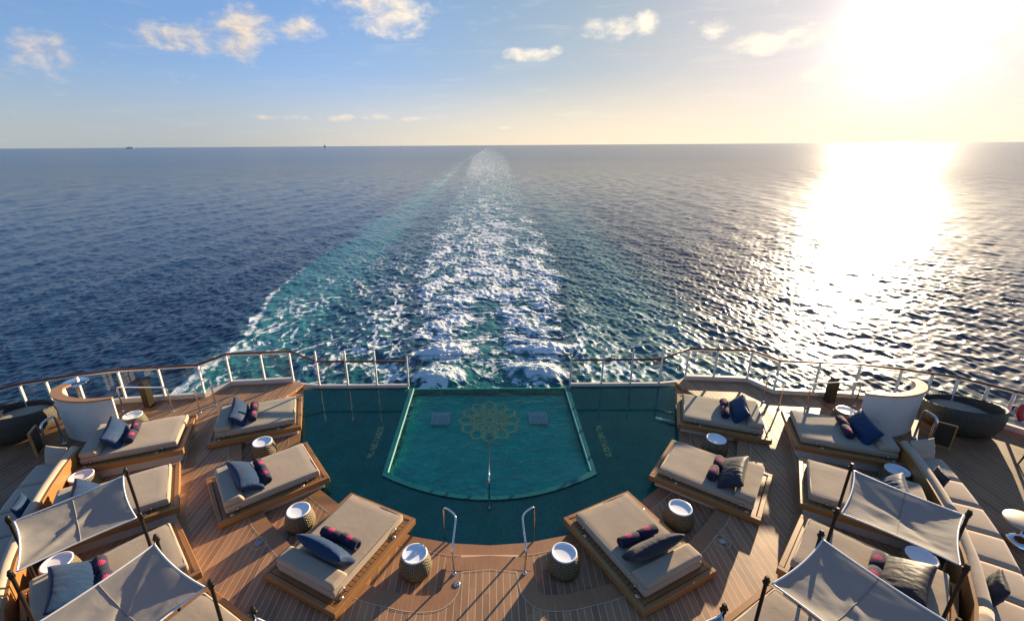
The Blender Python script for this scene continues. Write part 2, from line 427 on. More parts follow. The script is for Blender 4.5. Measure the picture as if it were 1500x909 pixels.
for s in (-1, 1):
    bm = B(); box(bm, (s*2.785-.008, 10.34, -.10), (s*2.785+.008, 14.955, .012)); pl('rim_trim', bm, M['nosing'])
# basin water with real ripples
bm = B(); nx, ny = 120, 120; grid = {}
for i in range(nx+1):
    x = -2.775+5.55*i/nx; y0 = 9.385+(x/2.78)**2*.94
    for j in range(ny+1):
        y = y0+(14.97-y0)*j/ny
        z = -.085+.010*mnoise.fractal(Vector((x*1.6, y*2.4, 0)), .9, 2, 4)+.004*math.sin(y*3.1+x*.8+2*mnoise.noise(Vector((x*.6, y*.6, 3))))
        grid[i, j] = bm.verts.new((x, y, z))
for i in range(nx):
    for j in range(ny): bm.faces.new((grid[i, j], grid[i+1, j], grid[i+1, j+1], grid[i, j+1]))
pl('basin_water', bm, M['water'], smooth=True)
bm = B(); box(bm, (-2.93, 14.985, -.75), (2.93, 15.05, -.075)); pl('infinity_edge', bm, M['ledge'])
# lotus mosaic: petal outlines as flat ribbons on the basin floor
bm = B(); LC = (0, 13.32)
def petal(r0, r1, wid, ang, z, w):
    side = []
    for k in range(15):
        t_ = k/14; side.append((r0+(r1-r0)*t_, wid*math.sin(math.pi*min(1, t_*.96+.02)**1.15)**.8))
    pts = [(-o_, r) for r, o_ in side]+[(0, r1+.02)]+[(o_, r) for r, o_ in side[::-1]]
    c_, s_ = math.cos(ang), math.sin(ang)
    strip(bm, [(LC[0]+o_*c_+r*s_, LC[1]+(r*c_-o_*s_)*1.16) for o_, r in pts], w, z)
for k in range(12): petal(.46, 1.0, .235, k*math.pi/6, FL+.006+.001*(k % 3), .075)
for k in range(12): petal(.24, .70, .16, (k+.5)*math.pi/6, FL+.010+.001*(k % 3), .05)
for k in range(10): petal(.10, .42, .095, k*math.pi/5, FL+.014+.001*(k % 3), .035)
strip(bm, [(LC[0]+.17*math.cos(a), LC[1]+.19*math.sin(a)) for a in [i*math.pi/9 for i in range(19)]], .09, FL+.018)
pl('lotus_mosaic', bm, M['mosaic'])
def words(txt, size):
    cu = bpy.data.curves.new('depth_lettering', 'FONT'); cu.body = txt; cu.size = size; cu.align_x = 'CENTER'; cu.align_y = 'CENTER'
    cu.extrude = .001; cu.offset = .010
    tmp = bpy.data.objects.new('tmp', cu); COL.objects.link(tmp)
    bpy.context.view_layer.update()
    me = bpy.data.meshes.new_from_object(tmp.evaluated_get(bpy.context.evaluated_depsgraph_get()))
    bpy.data.objects.remove(tmp); me.materials.clear(); me.materials.append(M['letter']); return me
for s in (-1, 1):
    o = bpy.data.objects.new('depth_lettering', words('0.75M / 2Ft 6in', .25)); COL.objects.link(o)
    o.location = (s*3.46, 11.77, -.046); o.rotation_euler = (0, 0, R(-90) if s < 0 else R(90))
    o.parent = pool; o.matrix_parent_inverse = Matrix.Translation((0, -12, 0))
for s in (-1, 1):   # water jet grates under the surface
    g = tag(empty('jet_grate', (s*1.63, 13.25, -.20)), ('pale blue slatted grate under sunlit water, left of the lotus' if s < 0 else 'pale blue slatted grate under shaded water, right of the lotus'), 'grate', 'grates beside the lotus')
    bm = B(); tube(bm, [(-.3, -.34, .0), (.3, -.34, 0), (.3, .34, 0), (-.3, .34, 0)], .022, 8, closed=True); link('grate_frame', bm, M['tray'], g)
    bm = B()
    for k in range(11): box(bm, (-.275+k*.052, -.33, -.01), (-.246+k*.052, .33, .012))
    link('grate_bars', bm, M['tray'], g)
    bm = B()
    for q in ((-.27, -.3), (.27, -.3), (-.27, .3), (.27, .3)): box(bm, (q[0]-.02, q[1]-.02, -.14), (q[0]+.02, q[1]+.02, -.022))
    link('grate_legs', bm, M['tray'], g)

def handrail(pts, r, label, cat='handrail', group=None, rad=.14, flange=True, name='handrail'):
    P = [Vector(p) for p in pts]; base = P[0].copy(); o = empty(name, base)
    bm = B(); tube(bm, [p-base for p in round_pts(P, rad, 8)], r, 12); link('tube', bm, M['chrome'], o, True)
    if flange:
        for q in (P[0], P[-1]):
            bm = B(); lathe(bm, [(r*2.1, 0), (r*2.1, .012), (r*1.3, .03), (r*1.2, .03)], 16)
            link('base_flange', bm, M['chrome'], o, True, q-base)
    return tag(o, label, cat, group)
for s in (-1, 1):
    handrail([(s*1.0, 7.98, -.05), (s*1.0, 7.98, 1.0), (s*.70, 7.72, 1.0), (s*.74, 7.02, .80), (s*.72, 7.02, DECK)], .021,
             'polished steel pool entry handrail, the one on the %s of the pool steps' % ('left' if s < 0 else 'right'), 'handrail', 'handrails at the pool steps')
handrail([(0, 9.04, -.05), (0, 9.04, .92), (0, 12.75, -.40)], .024, 'polished steel rail running from the ledge down into the lotus basin', 'handrail', rad=.22)

# ------------------------------------------------------------------ railings
def glass_rail(name, label, group, s, path, zt, base_z, posts, kerb=(.14, .16), posth=None, wood=True, zt_list=None):
    o = empty(name, (s*path[0][0], path[0][1], base_z)); org = Vector((s*path[0][0], path[0][1], base_z))
    P = [(s*x, y) for x, y in path]
    def lk(n, bm, m, sm=False):
        ob = link(n, bm, m, o, sm); ob.matrix_parent_inverse = Matrix.Translation(-org); return ob
    bm = B(); strip(bm, P, kerb[0], base_z+kerb[1], kerb[1]+.1); lk('kerb', bm, M['plinth'])
    if wood:
        zs = zt_list or [zt]*len(P)
        bm = B(); tube(bm, [(x, y, z) for (x, y), z in zip(P, zs)], .042, 10); lk('wooden_handrail', bm, M['rail'], True)
        bm = B(); strip(bm, P, .03, zt-.045, .03) if not zt_list else None
        if not zt_list: lk('rail_channel', bm, M['post'])
        else: bm.free()
    for (x, y), h in posts:
        bm = B(); box(bm, (s*x-.026, y-.05, base_z+.02), (s*x+.026, y+.035, h), .008, 1); lk('post', bm, M['post'])
    seq = [(s*x, y) for (x, y), h in posts]
    for a, b in zip(seq, seq[1:]):
        a, b = Vector(a), Vector(b); d = (b-a).normalized(); a2, b2 = a+d*.045, b-d*.045
        hh = zt-.10 if posth is None else posth
        bm = B(); strip(bm, [a2, b2], .012, hh, hh-base_z-kerb[1]-.03); lk('glass_panel', bm, M['glass'])
    return tag(o, label, 'railing', group)
def along(path, ts):
    out = []
    for i, t in ts: a, b = path[i], path[i+1]; out.append((a[0]+(b[0]-a[0])*t, a[1]+(b[1]-a[1])*t))
    return out
pidx = [(0, 0), (0, .46), (1, 0), (2, 0), (3, 0), (4, 0), (5, 0), (5, .55), (6, .0), (6, .55), (7, 0), (7, .6), (8, 0), (8, .6), (9, 0), (9, .5), (10, 0), (10, .5), (11, 0)]
for s in (-1, 1):
    pp = along(RAILP, pidx)
    glass_rail('glass_railing', 'long curved glass railing with brown wooden handrail on the %s' % ('left, over dark blue sea' if s < 0 else 'right, over glittering sea'),
               'glass railings round the stern', s, RAILP, 1.38, DECK, [(p, 1.345) for p in pp])
    path = [(7.30, 15.24), (6.28, 15.06), (3.0, 15.06)]
    o = glass_rail('pool_railing', 'low brown handrail with tall white posts behind the pool, %s of the clear pane' % ('left' if s < 0 else 'right'),
               'railings at the back of the pool', s, path, 1.04, .0, [((6.28, 15.06), 1.46), ((5.22, 15.06), 1.46), ((4.15, 15.06), 1.46), ((2.99, 15.06), 1.25)], (.10, .10), 1.2, True, [1.38, 1.05, 1.04])
o = tag(empty('glass_screen', (0, 15.0, -.07)), 'frameless clear glass pane closing the middle of the pool edge', 'glass pane')
bm = B(); box(bm, (-2.93, 15.07, -.4), (2.93, 15.085, 1.24)); link('glass_panel', bm, M['glass'], o).matrix_parent_inverse = Matrix.Translation((0, -15, .07))
bm = B(); box(bm, (-2.96, 15.065, 1.243), (2.96, 15.09, 1.26)); link('top_channel', bm, M['bronze'], o).matrix_parent_inverse = Matrix.Translation((0, -15, .07))

# ------------------------------------------------------------------ daybeds
def make_bed(base_h):
    """x: foot to head (mattress 0..2.2), y across, z from the deck it stands on; frame top at base_h"""
    r = empty('daybed'); T = base_h
    x0, x1, w = -.16, 2.40, .97
    bm = B()
    for a, b in (((x0, -w), (x1, -w+.10)), ((x0, w-.10), (x1, w)), ((x0, -w+.101), (x0+.10, w-.101)), ((x1-.10, -w+.101), (x1, w-.101))):
        box(bm, (a[0], a[1], T-.15), (b[0], b[1], T), .008, 1)
    link('frame', bm, M['wood'], r)
    bm = B(); n = 20; L = (x1-x0-.21)/n
    for k in range(n): box(bm, (x0+.105+k*L, -w+.105, T-.05), (x0+.105+(k+1)*L-.010, w-.105, T-.012), .004, 1)
    link('slats', bm, M['woodslat'], r)
    bm = B(); box(bm, (x0+.13, -w+.13, -.02), (x1-.13, w-.13, T-.052), .01, 1); link('plinth', bm, M['plinth'], r)
    bm = B(); slabsoft(bm, (0, -.76, T-.008), (2.2, .76, T+.165), .045, .006, base_h*10); mt = link('mattress', bm, M['mattress'], r, True)
    bm = B(); a_, b_, zt_ = .035, .725, T+.160
    tube(bm, round_pts([(a_, 0, zt_), (a_, -b_, zt_), (1.80, -b_, zt_)], .05)[:] , .008, 6); tube(bm, round_pts([(a_, 0, zt_), (a_, b_, zt_), (1.80, b_, zt_)], .05), .008, 6); link('piping', bm, M['mattress'], mt, True)
    bm = B(); slabsoft(bm, (1.74, -.75, T+.163), (2.2, .75, T+.33), .06, .006, base_h*10+3)
    for v in bm.verts:
        k = max(0, min(1, (1.92-v.co.x)/.18)); f = max(0, (v.co.z-T-.163)/.167); v.co.x += .10*f*k
    link('headrest', bm, M['mattress'], r, True)
    for bx in (.35, 1.95):
        for sy in (-1, 1):
            bm = B(); tube(bm, [(bx, sy*.80, T-.01), (bx, sy*.80, T+.07), (bx+.02, sy*.765, T+.10)], .014, 8)
            link('strap_bracket', bm, M['bracket'], r, True)
            bm = B(); lathe(bm, [(.045, T-.011), (.045, T+.004), (.03, T+.012)], 14); link('frame_cap', bm, M['bracket'], r, True, (bx+.14, sy*.84, 0))
    return r
protoA, protoB = make_bed(.32), make_bed(.43)
BEDS = {  # foot mid, angle, root z, prototype
    'A': ((6.27, 12.92), 20.5, 0., 0), 'B': ((4.86, 10.42), 37.3, 0., 0), 'C': ((2.64, 8.62), 63.5, 0., 0),
    '1': ((8.93, 11.45), 21, DECK, 1), '2': ((7.83, 9.2), 31.5, DECK, 1), '3': ((6.43, 7.32), 44.5, DECK, 1), '4': ((4.58, 5.82), 60, DECK, 1)}
WHERE = {'A': 'beside the pool railing', 'B': 'between two wicker drum tables, middle of the inner row', 'C': 'next to the pool steps',
         '1': 'next to the curved white screen', '2': 'just behind the sunshade farther from the camera', '3': 'under the sunshade farther from the camera', '4': 'under the sunshade nearest the camera'}
SHORT = {'A': 'by the pool railing', 'B': 'in the inner row middle', 'C': 'next to the pool steps', '1': 'by the curved white screen', '2': 'just behind the far sunshade', '3': 'under the far sunshade'}
SIDE = {-1: 'left', 1: 'right'}
used = {0: False, 1: False}; frames = {}
for s in (-1, 1):
    for k, ((fx, fy), ang, z, pi) in BEDS.items():
        proto = (protoA, protoB)[pi]
        o = copy_tree(proto) if used[pi] else proto
        used[pi] = True
        o.location = (s*fx, fy, z); o.rotation_euler = (0, 0, R(-ang) if s > 0 else math.pi+R(ang))
        tag(o, 'taupe daybed %s, %s side' % (WHERE[k], SIDE[s]), 'daybed', 'daybeds round the pool')
        frames[s, k] = Matrix.Translation(o.location) @ Matrix.Rotation(o.rotation_euler.z, 4, 'Z')
def on_bed(s, k, x, y, z):  # y>0 : towards the bow of the photograph (away from the camera) on both sides
    T = .32 if BEDS[k][3] == 0 else .43
    return frames[s, k] @ Vector((x, y if s > 0 else -y, T+.165+z))
pm = {}
def pillow_obj(name, mat, size, seed, wr=.035):
    bm = B(); cushion(bm, size[0], size[1], size[2], .09, 34, 44, seed=seed, wr=wr, wfreq=9, power=.38)
    return link(name, bm, mat, None, True)
pspec = {'A': (.0, .46, 0), 'B': (0., .50, 4), 'C': (-.02, .50, -3), '1': (.05, .48, 6), '2': (0, .48, 0), '3': (-.02, .66, -5)}
ptilt = {'A': 48, 'B': 30, 'C': 50, '1': 55, '2': 45, '3': 25}
pn = 0
for s in (-1, 1):
    for k, (dy, wid, rot) in pspec.items():
        pn += 1
        grey = s > 0 and k in 'BC3'
        ln = 1.02 if k != '3' else .95
        o = pillow_obj('pillow', M['greypillow'] if s > 0 and k in ('B', 'C', '3') else M['pillow'], (wid+.12, ln+.28, .32), pn*1.7, .009 if s > 0 else .010)
        o.location = on_bed(s, k, 1.60, dy, .17)
        rz = (R(-BEDS[k][1]) if s > 0 else math.pi+R(BEDS[k][1]))+R(rot)
        o.rotation_euler = (0, R(-ptilt[k]), rz)
        tag(o, '%s velvet pillow leaning on the %s daybed %s' % ('slate' if grey else 'blue', SIDE[s], SHORT[k]), 'pillow', 'pillows on the daybeds')
def make_towel():
    bm = B(); n, L, r = 28, .47, .112
    rings = []
    prof = [(-L/2, r*.55), (-L/2, r*.9), (-L/2+.02, r), (0, r*1.01), (L/2-.02, r), (L/2, r*.9), (L/2, r*.55), (L/2-.02, r*.5)]
    prof = [(-L/2+.02, r*.5)]+prof
    for y, rr in prof: rings.append([bm.verts.new((math.cos(2*math.pi*k/n)*rr*(1.05 if k else 1.12), y, math.sin(2*math.pi*k/n)*rr*.93)) for k in range(n)])
    for A, C in zip(rings, rings[1:]):
        for k in range(n): bm.faces.new((A[k], A[(k+1) % n], C[(k+1) % n], C[k]))
    bm.faces.new(rings[0][::-1]); bm.faces.new(rings[-1])
    return link('rolled_towel', bm, M['towel'], None, True)
towel0 = make_towel(); tfirst = True
for s in (-1, 1):
    for k in 'ABC13':
        for q in (-1, 1):
            o = towel0 if tfirst else copy_tree(towel0); tfirst = False
            o.location = on_bed(s, k, 1.20+.01*q, q*.242+pspec[k][0], .102)
            rz = (R(-BEDS[k][1]) if s > 0 else math.pi+R(BEDS[k][1]))+R(pspec[k][2]*.5+q*2)
            o.rotation_euler = (0, R(random.uniform(-25, 15)), rz)
            tag(o, 'navy towel roll with pink flower, %s one on %s daybed %s' % ('farther' if q > 0 else 'nearer', SIDE[s], SHORT[k]), 'towel', 'rolled towels on the daybeds')

# ------------------------------------------------------------------ wicker drum tables
def make_table():
    r = empty('side_table')
    bm = B(); lathe(bm, [(.27, 0), (.325, .03), (.345, .12), (.335, .22), (.30, .34), (.262, .43), (.25, .445), (.24, .445), (.235, .38)], 48); link('wicker_drum', bm, M['wicker'], r, True)
    bm = B(); lathe(bm, [(.235, .44), (.262, .446), (.266, .462), (.258, .470), (.235, .470), (.225, .462), (.218, .405), (.20, .400)], 48); link('tray_top', bm, M['tray'], r, True)
    return r
T0 = make_table(); tf = True
TAB = [(1.55, 7.24, 0, 'beside the pool steps'), (4.44, 8.47, 0, 'between the two inner daybeds nearest the camera'), (6.5, 11.1, 0, 'between the two inner daybeds nearest the railing'),
       (11.05, 12.3, DECK, 'beside the curved white screen'), (10.33, 9.53, DECK, 'between the two outer daybeds nearest the screen'), (8.66, 6.95, DECK, 'beside the outer daybed under the far sunshade')]
for s in (-1, 1):
    for x, y, z, wh in TAB:
        o = T0 if tf else copy_tree(T0); tf = False
        o.location = (s*x, y, z); o.rotation_euler = (0, 0, random.uniform(0, 6))
        tag(o, 'woven drum table with white tray %s, %s side' % (wh, SIDE[s]), 'side table', 'wicker drum side tables')

# ------------------------------------------------------------------ sunshades
def sunshade(label, corners, base_z, tops, seed, sag=.10, scale=.93):
    """corners: four (x, y) pole feet in order; tops: their heights"""
    cx = sum(p[0] for p in corners)/4; cy = sum(p[1] for p in corners)/4
    o = empty('sunshade', (cx, cy, base_z)); org = Vector((cx, cy, base_z))
    def lk(n, bm, m, sm=False):
        ob = link(n, bm, m, o, sm); ob.matrix_parent_inverse = Matrix.Translation(-org); return ob
    cc = []
    for (x, y), zt in zip(corners, tops):
        bm = B(); tube(bm, [(x, y, base_z), (x, y, zt-.16)], .027, 12); tube(bm, [(x, y, zt-.16), (x, y, zt-.15), (x, y, zt-.03), (x, y, zt)], [.030, .040, .036, .024], 12)
        box(bm, (x-.055, y-.02, zt-.12), (x+.055, y+.02, zt-.07), .006, 1)
        lk('pole', bm, M['bronze'])
        d = Vector((cx-x, cy-y)); L = d.length; d /= L
        cc.append(Vector((x+d.x*L*(1-scale), y+d.y*L*(1-scale), zt-.12)))
        bm = B(); tube(bm, [(x, y, zt-.09), tuple(cc[-1])], .008, 6); lk('cord', bm, M['bracket'])
    nu, nv = 44, 30; g = {}
    bm = B()
    def P(u, v):
        u2 = u+(.5-u)*.07*(4*v*(1-v))*abs(2*u-1)**2*1.0; v2 = v+(.5-v)*.05*(4*u*(1-u))*abs(2*v-1)**2
        p = cc[0]*(1-u2)*(1-v2)+cc[1]*u2*(1-v2)+cc[2]*u2*v2+cc[3]*(1-u2)*v2
        z = -sag*(16*u*(1-u)*v*(1-v))**.8
        dg = abs(u-v); z += .05*math.exp(-(dg/.07)**2)*(1-abs(u+v-1))*math.sin(seed*2+1)
        z += .022*mnoise.fractal(Vector((u*2.2+seed, v*5+seed, seed)), .9, 2, 3)*(16*u*(1-u)*v*(1-v))**.3
        return p+Vector((0, 0, z))
    for i in range(nu+1):
        for j in range(nv+1): g[i, j] = bm.verts.new(P(i/nu, j/nv))
    for i in range(nu):
        for j in range(nv): bm.faces.new((g[i, j], g[i+1, j], g[i+1, j+1], g[i, j+1]))
    lk('canopy', bm, M['canvas'], True)
    bm = B(); hem = [P(i/nu, 0) for i in range(nu)]+[P(1, j/nv) for j in range(nv)]+[P(1-i/nu, 1) for i in range(nu)]+[P(0, 1-j/nv) for j in range(nv)]
    tube(bm, [p+Vector((0, 0, .004)) for p in hem], .014, 6, closed=True); lk('hem', bm, M['white'], True)
    bm = B(); tube(bm, [P(.5, j/nv)+Vector((0, 0, .004)) for j in range(nv+1)], .007, 6); lk('seam', bm, M['canvas'], True)
    return tag(o, label, 'sunshade', 'canvas sunshades over the outer daybeds')
for s in (-1, 1):
    for k, tops, lab in (('3', (2.36, 2.30, 2.34, 2.30), 'canvas sunshade on dark poles, farther from the camera, %s side'),
                         ('4', (2.42, 2.38, 2.40, 2.36), 'canvas sunshade on dark poles, cut by the bottom edge, %s side')):
        q = [frames[s, k] @ Vector((x, y if s > 0 else -y, 0)) for x, y in ((.42, .80), (2.12, .80), (2.08, -.84), (.44, -.76))]
        sunshade(lab % SIDE[s], [(p.x, p.y) for p in q], DECK+.40, tops, (1.3 if k == '3' else 2.9)+s)
    q = [(s*3.28, 4.60), (s*2.9, 2.95), (s*1.4, 2.7), (s*1.78, 4.2)]
    sunshade('canvas sunshade showing only its first dark pole at the bottom edge, %s of centre' % SIDE[s], q, DECK, (2.4, 2.36, 2.36, 2.38), 4.+s)

# ------------------------------------------------------------------ sofas
SB = [(11.0, 10.25), (10.72, 9.45), (10.40, 8.70), (9.92, 7.72), (9.22, 6.62), (8.45, 5.62), (7.5, 4.7), (6.4, 3.9)]
def resample(pts, n):
    P = [Vector(p) for p in pts]; L = [0]
    for a, b in zip(P, P[1:]): L.append(L[-1]+(b-a).length)
    out = []
    for k in range(n+1):
        d = L[-1]*k/n; i = max(j for j in range(len(L)) if L[j] <= d+1e-9); i = min(i, len(P)-2)
        t = (d-L[i])/(L[i+1]-L[i]); out.append(P[i].lerp(P[i+1], t))
    return out
for s in (-1, 1):
    o = empty('curved_sofa', (s*SB[0][0], SB[0][1], DECK)); org = o.location.copy()
    pts = resample(SB, 36); P = [(s*p.x, p.y) for p in pts]
    def lk(n, bm, m, sm=False):
        ob = link(n, bm, m, o, sm); ob.matrix_parent_inverse = Matrix.Translation(-org); return ob
    # outward normal (away from the pool)
    def nrm(i):
        d = Vector(P[min(i+1, 36)])-Vector(P[max(i-1, 0)]); d.normalize(); n = Vector((-d.y, d.x)); return n if n.x*s > 0 else -n
    def off(i, d): p = Vector(P[i])+nrm(i)*d; return (p.x, p.y)
    bm = B(); strip(bm, [off(i, -.10) for i in range(37)], .05, .93, .93-DECK); lk('back_board', bm, M['board'])
    bm = B(); strip(bm, [off(i, .42) for i in range(37)], .84, .47, .47-DECK); lk('base', bm, M['woodslat'])
    for k in range(9):
        i0, i1 = k*4, k*4+4
        if k % 3 == 0: j0, j1 = i0, i0+12
        else: j0 = None
        bm = B(); a = j0 is not None and [Vector(off(i, .02)) for i in range(j0, j1+1)]
        if a:
          d0 = (a[-1]-a[0]).normalized()*.012; a[0] += d0; a[-1] -= d0
          tube(bm, [(p.x, p.y, .90) for p in [a[0]]+a+[a[-1]]], [.06]+[.105]*len(a)+[.06], 14)
          for v in bm.verts: v.co.z = .88+(v.co.z-.90)*(1.0 if v.co.z > .90 else 2.8)
          lk('back_cushion', bm, M['sofa'], True)
          bm = B()
        q = [Vector((*off(i0, .14), 0)), Vector((*off(i0, .92), 0)), Vector((*off(i1, .92), 0)), Vector((*off(i1, .14), 0))]
        c = sum(q, Vector())/4; n = 10; gr = {}
        b2 = B(); cushion(b2, 2, 2, .2, 0, 14, 14, k*2.+s, .0, power=.09)
        for v in b2.verts:
            u, w = (v.co.x+1)/2, (v.co.y+1)/2
            p = q[0]*(1-u)*(1-w)+q[3]*u*(1-w)+q[2]*u*w+q[1]*(1-u)*w; p = c+(p-c)*.997
            v.co = Vector((p.x, p.y, .555+v.co.z*.85))
        lk('seat_cushion', b2, M['sofa'], True); bm.free()
    tag(o, 'curved tan sofa with its back to the outer daybeds, %s side' % SIDE[s], 'sofa', 'curved sofas')
def cush(name, label, mat, loc, rot, size, seed, wr=.02, cat='pillow'):
    bm = B(); cushion(bm, *size, .06, seed=seed, wr=wr, power=.42); o = link(name, bm, mat, None, True, loc, rot); return tag(o, label, cat, 'pillows on the sofas')
cush('pillow', 'square beige pillow standing at the railing end of the curved sofa, right side', M['beigepillow'], (11.32, 10.02, .86), (R(72), 0, R(8)), (.72, .55, .2), 11.)
cush('pillow', 'slate blue pillow leaning on the sofa back beside the beige pillow, right side', M['greypillow'], (10.75, 8.95, .80), (R(72), 0, R(72+180)), (.5, .5, .18), 13.)
cush('pillow', 'charcoal pillow leaning on the sofa back near the bottom edge, right side', M['greypillow'], (9.10, 6.05, .84), (R(75), 0, R(53+180)), (.62, .55, .2), 15.)
cush('pillow', 'beige pillow catching a strip of sun at the railing end of the sofa, left side', M['beigepillow'], (-11.32, 10.02, .84), (R(72), 0, R(-8)), (.66, .5, .2), 17.)
cush('pillow', 'dark blue pillow leaning on the curved sofa behind the sunshade, left side', M['pillow'], (-10.42, 8.18, .82), (R(75), 0, R(-65+180)), (.55, .52, .18), 19.)

# ------------------------------------------------------------------ curved white screens
for s in (-1, 1):
    cx, cy = s*12.1, 12.42
    o = empty('curved_screen', (cx, cy, DECK))
    ctl = [(13.12, 12.55), (13.16, 12.25), (12.85, 11.88), (12.45, 11.68), (11.95, 11.56), (11.45, 11.58), (10.98, 11.74)]
    cp = [(s*p.x-cx, p.y-cy) for p in resample([tuple(q) for q in round_pts(ctl, .5, 6)], 44)]
    H0 = 1.36; nn = len(cp)
    bm = B(); strip(bm, cp, .07, H0, H0)
    for v in bm.verts:
        if v.co.z < .1: v.co.x *= .96; v.co.y = v.co.y*.97
    link('screen_wall', bm, M['battens'], o)
    bm = B(); rows = []
    for i, (x, y) in enumerate(cp):
        a, b = Vector(cp[max(i-1, 0)]), Vector(cp[min(i+1, nn-1)]); d = (b-a).normalized(); nr = Vector((-d.y, d.x))
        if nr.y < 0: nr = -nr
        if i < 6: nr = Vector((-s, 0)) if abs(nr.x) > .3 and nr.x*s > 0 else nr
        w_ = .05+.20*(1-i/(nn-1))**.8
        p0, p1 = Vector((x, y))-nr*.055, Vector((x, y))+nr*w_
        rows.append([bm.verts.new((q.x, q.y, z)) for q, z in ((p0, H0+.003), (p0, H0+.055), (p1, H0+.055), (p1, H0+.003))])
    for A, C in zip(rows, rows[1:]):
        for k in range(4): bm.faces.new((A[k], A[(k+1) % 4], C[(k+1) % 4], C[k]))
    bm.faces.new(rows[0]); bm.faces.new(rows[-1][::-1])
    link('wooden_cap', bm, M['cap'], o)
    tag(o, 'curved white screen with a wooden cap, %s side' % SIDE[s], 'screen', 'curved white screens')
    # big round wicker nest
    w = empty('wicker_nest', (s*14.45, 12.15, DECK))
    bm = B(); lathe(bm, [(.66, 0), (.84, .10), (.94, .32), (.96, .55), (.93, .74), (.90, .78), (.86, .74), (.87, .5), (.84, .36), (.60, .34)], 64)
    for v in bm.verts:
        v.co.x *= 1.0; v.co.z += .20*(v.co.z/.78)*(-v.co.y)
    link('basket', bm, M['wickerdark'], w, True)
    bm = B(); lathe(bm, [(.80, .30), (.86, .34), (.86, .40), (.82, .44), (.5, .455)], 48); link('seat_pad', bm, M['mattress'], w, True)
    tag(w, 'big round dark wicker daybed nest behind the curved screen, %s side' % SIDE[s], 'wicker daybed', 'round wicker nests')
    # chrome gate rail, bronze gate panel
    handrail([(s*12.55, 11.16, DECK), (s*12.6, 11.08, 1.1), (s*12.75, 11.52, 1.1), (s*12.72, 11.55, DECK)] if 0 else
             [(s*12.58, 11.02, DECK), (s*12.58, 11.02, 1.12), (s*12.62, 11.52, 1.12), (s*12.62, 11.52, DECK)], .03,
             'polished steel rail between the curved screen and the bronze panel, %s side' % SIDE[s], 'handrail', 'rails beside the bronze panels', .16)
    g = empty('gate_panel', (s*12.88, 11.05, DECK)); 
    bm = B(); box(bm, (-.02, -.21, .10), (.02, .21, .78), .004, 1); link('panel', bm, M['brownpanel'], g)
    bm = B()
    for a, b in (((-.03, -.245, .02), (.03, -.212, .81)), ((-.03, .212, .02), (.03, .245, .81)), ((-.03, -.211, .782), (.03, .211, .81)), ((-.03, -.211, .07), (.03, .211, .098))): box(bm, a, b, .004, 1)
    link('panel_frame', bm, M['cap'], g); g.rotation_euler = (0, 0, R(50 if s > 0 else 25))
    tag(g, 'dark bronze panel in a gold frame beside the steel rail, %s side' % SIDE[s], 'panel', 'bronze gate panels')
    # bollard light
    b = empty('bollard', (s*11.52, 13.58, DECK)); bm = B(); box(bm, (-.12, -.12, 0), (.12, .12, .82), .01, 1); link('body', bm, M['brownpanel'], b)
    bm = B(); box(bm, (-.125, -.125, .90), (.125, .125, .96), .01, 1); box(bm, (-.09, -.09, .821), (.09, .09, .899)); link('lamp_head', bm, M['brownpanel'], b)
    b.rotation_euler = (0, 0, R(12*s))
    tag(b, 'square bronze bollard standing inside the glass railing, %s side' % SIDE[s], 'bollard', 'bronze bollards')
    # handrails at the steps near the railing
    handrail([(s*9.55, 13.14, DECK), (s*9.55, 13.14, 1.10), (s*9.5, 13.9, 1.10), (s*9.3, 13.62, 1.1), (s*9.3, 13.6, DECK)], .024,
             'bent steel handrail by the inner daybed next to the railing, %s side' % SIDE[s], 'handrail', 'step handrails', .16)
    handrail([(s*12.18, 13.28, DECK), (s*12.18, 13.28, 1.05), (s*10.52, 13.24, 1.05), (s*10.52, 13.24, DECK)], .024,
             'long straight steel handrail in front of the bollard, %s side' % SIDE[s], 'handrail', 'step handrails', .14)
# cocktail table at the left railing
o = tag(empty('cocktail_table', (-13.55, 13.35, DECK)), 'tall round steel cocktail table at the left railing', 'table')
bm = B(); lathe(bm, [(.22, 0), (.22, .015), (.06, .04), (.03, .05), (.03, 1.0), (.06, 1.02)], 32); link('stem', bm, M['chrome'], o, True)
bm = B(); lathe(bm, [(.34, 1.021), (.36, 1.03), (.36, 1.045), (.34, 1.052)], 40); link('table_top', bm, M['chrome'], o, True)
cush('pillow', 'small beige pillow lying in the round wicker nest, left side', M['beigepillow'], (-14.85, 11.75, .86), (R(35), 0, R(20)), (.6, .45, .2), 21.)['group'] = 'pillows in the wicker nest'
cush('pillow', 'blue pillow lying in the round wicker nest at the left edge', M['pillow'], (-15.15, 11.95, .86), (R(40), R(10), R(30)), (.55, .5, .2), 23.)['group'] = 'pillows in the wicker nest'
# lifebuoy
o = tag(empty('lifebuoy', (16.05, 11.55, .84)), 'red and white lifebuoy hung on the right railing', 'lifebuoy'); o.rotation_euler = (R(62), 0, R(-32))
bm = B(); tube(bm, [(.36*math.cos(a), .36*math.sin(a), 0) for a in [i*math.pi/24 for i in range(48)]], .085, 14, closed=True); link('ring', bm, M['red'], o, True)
for k in range(4):
    bm = B(); a = R(45+90*k); tube(bm, [(.36*math.cos(a+d), .36*math.sin(a+d), 0) for d in (-.14, -.07, 0, .07, .14)], .089, 14); link('white_band', bm, M['white'], o, True)
bm = B(); tube(bm, [(.47*math.cos(a)-.02*math.cos(4*a), .47*math.sin(a), .0) for a in [i*math.pi/16 for i in range(32)]], .010, 6, closed=True); link('grab_line', bm, M['white'], o, True)
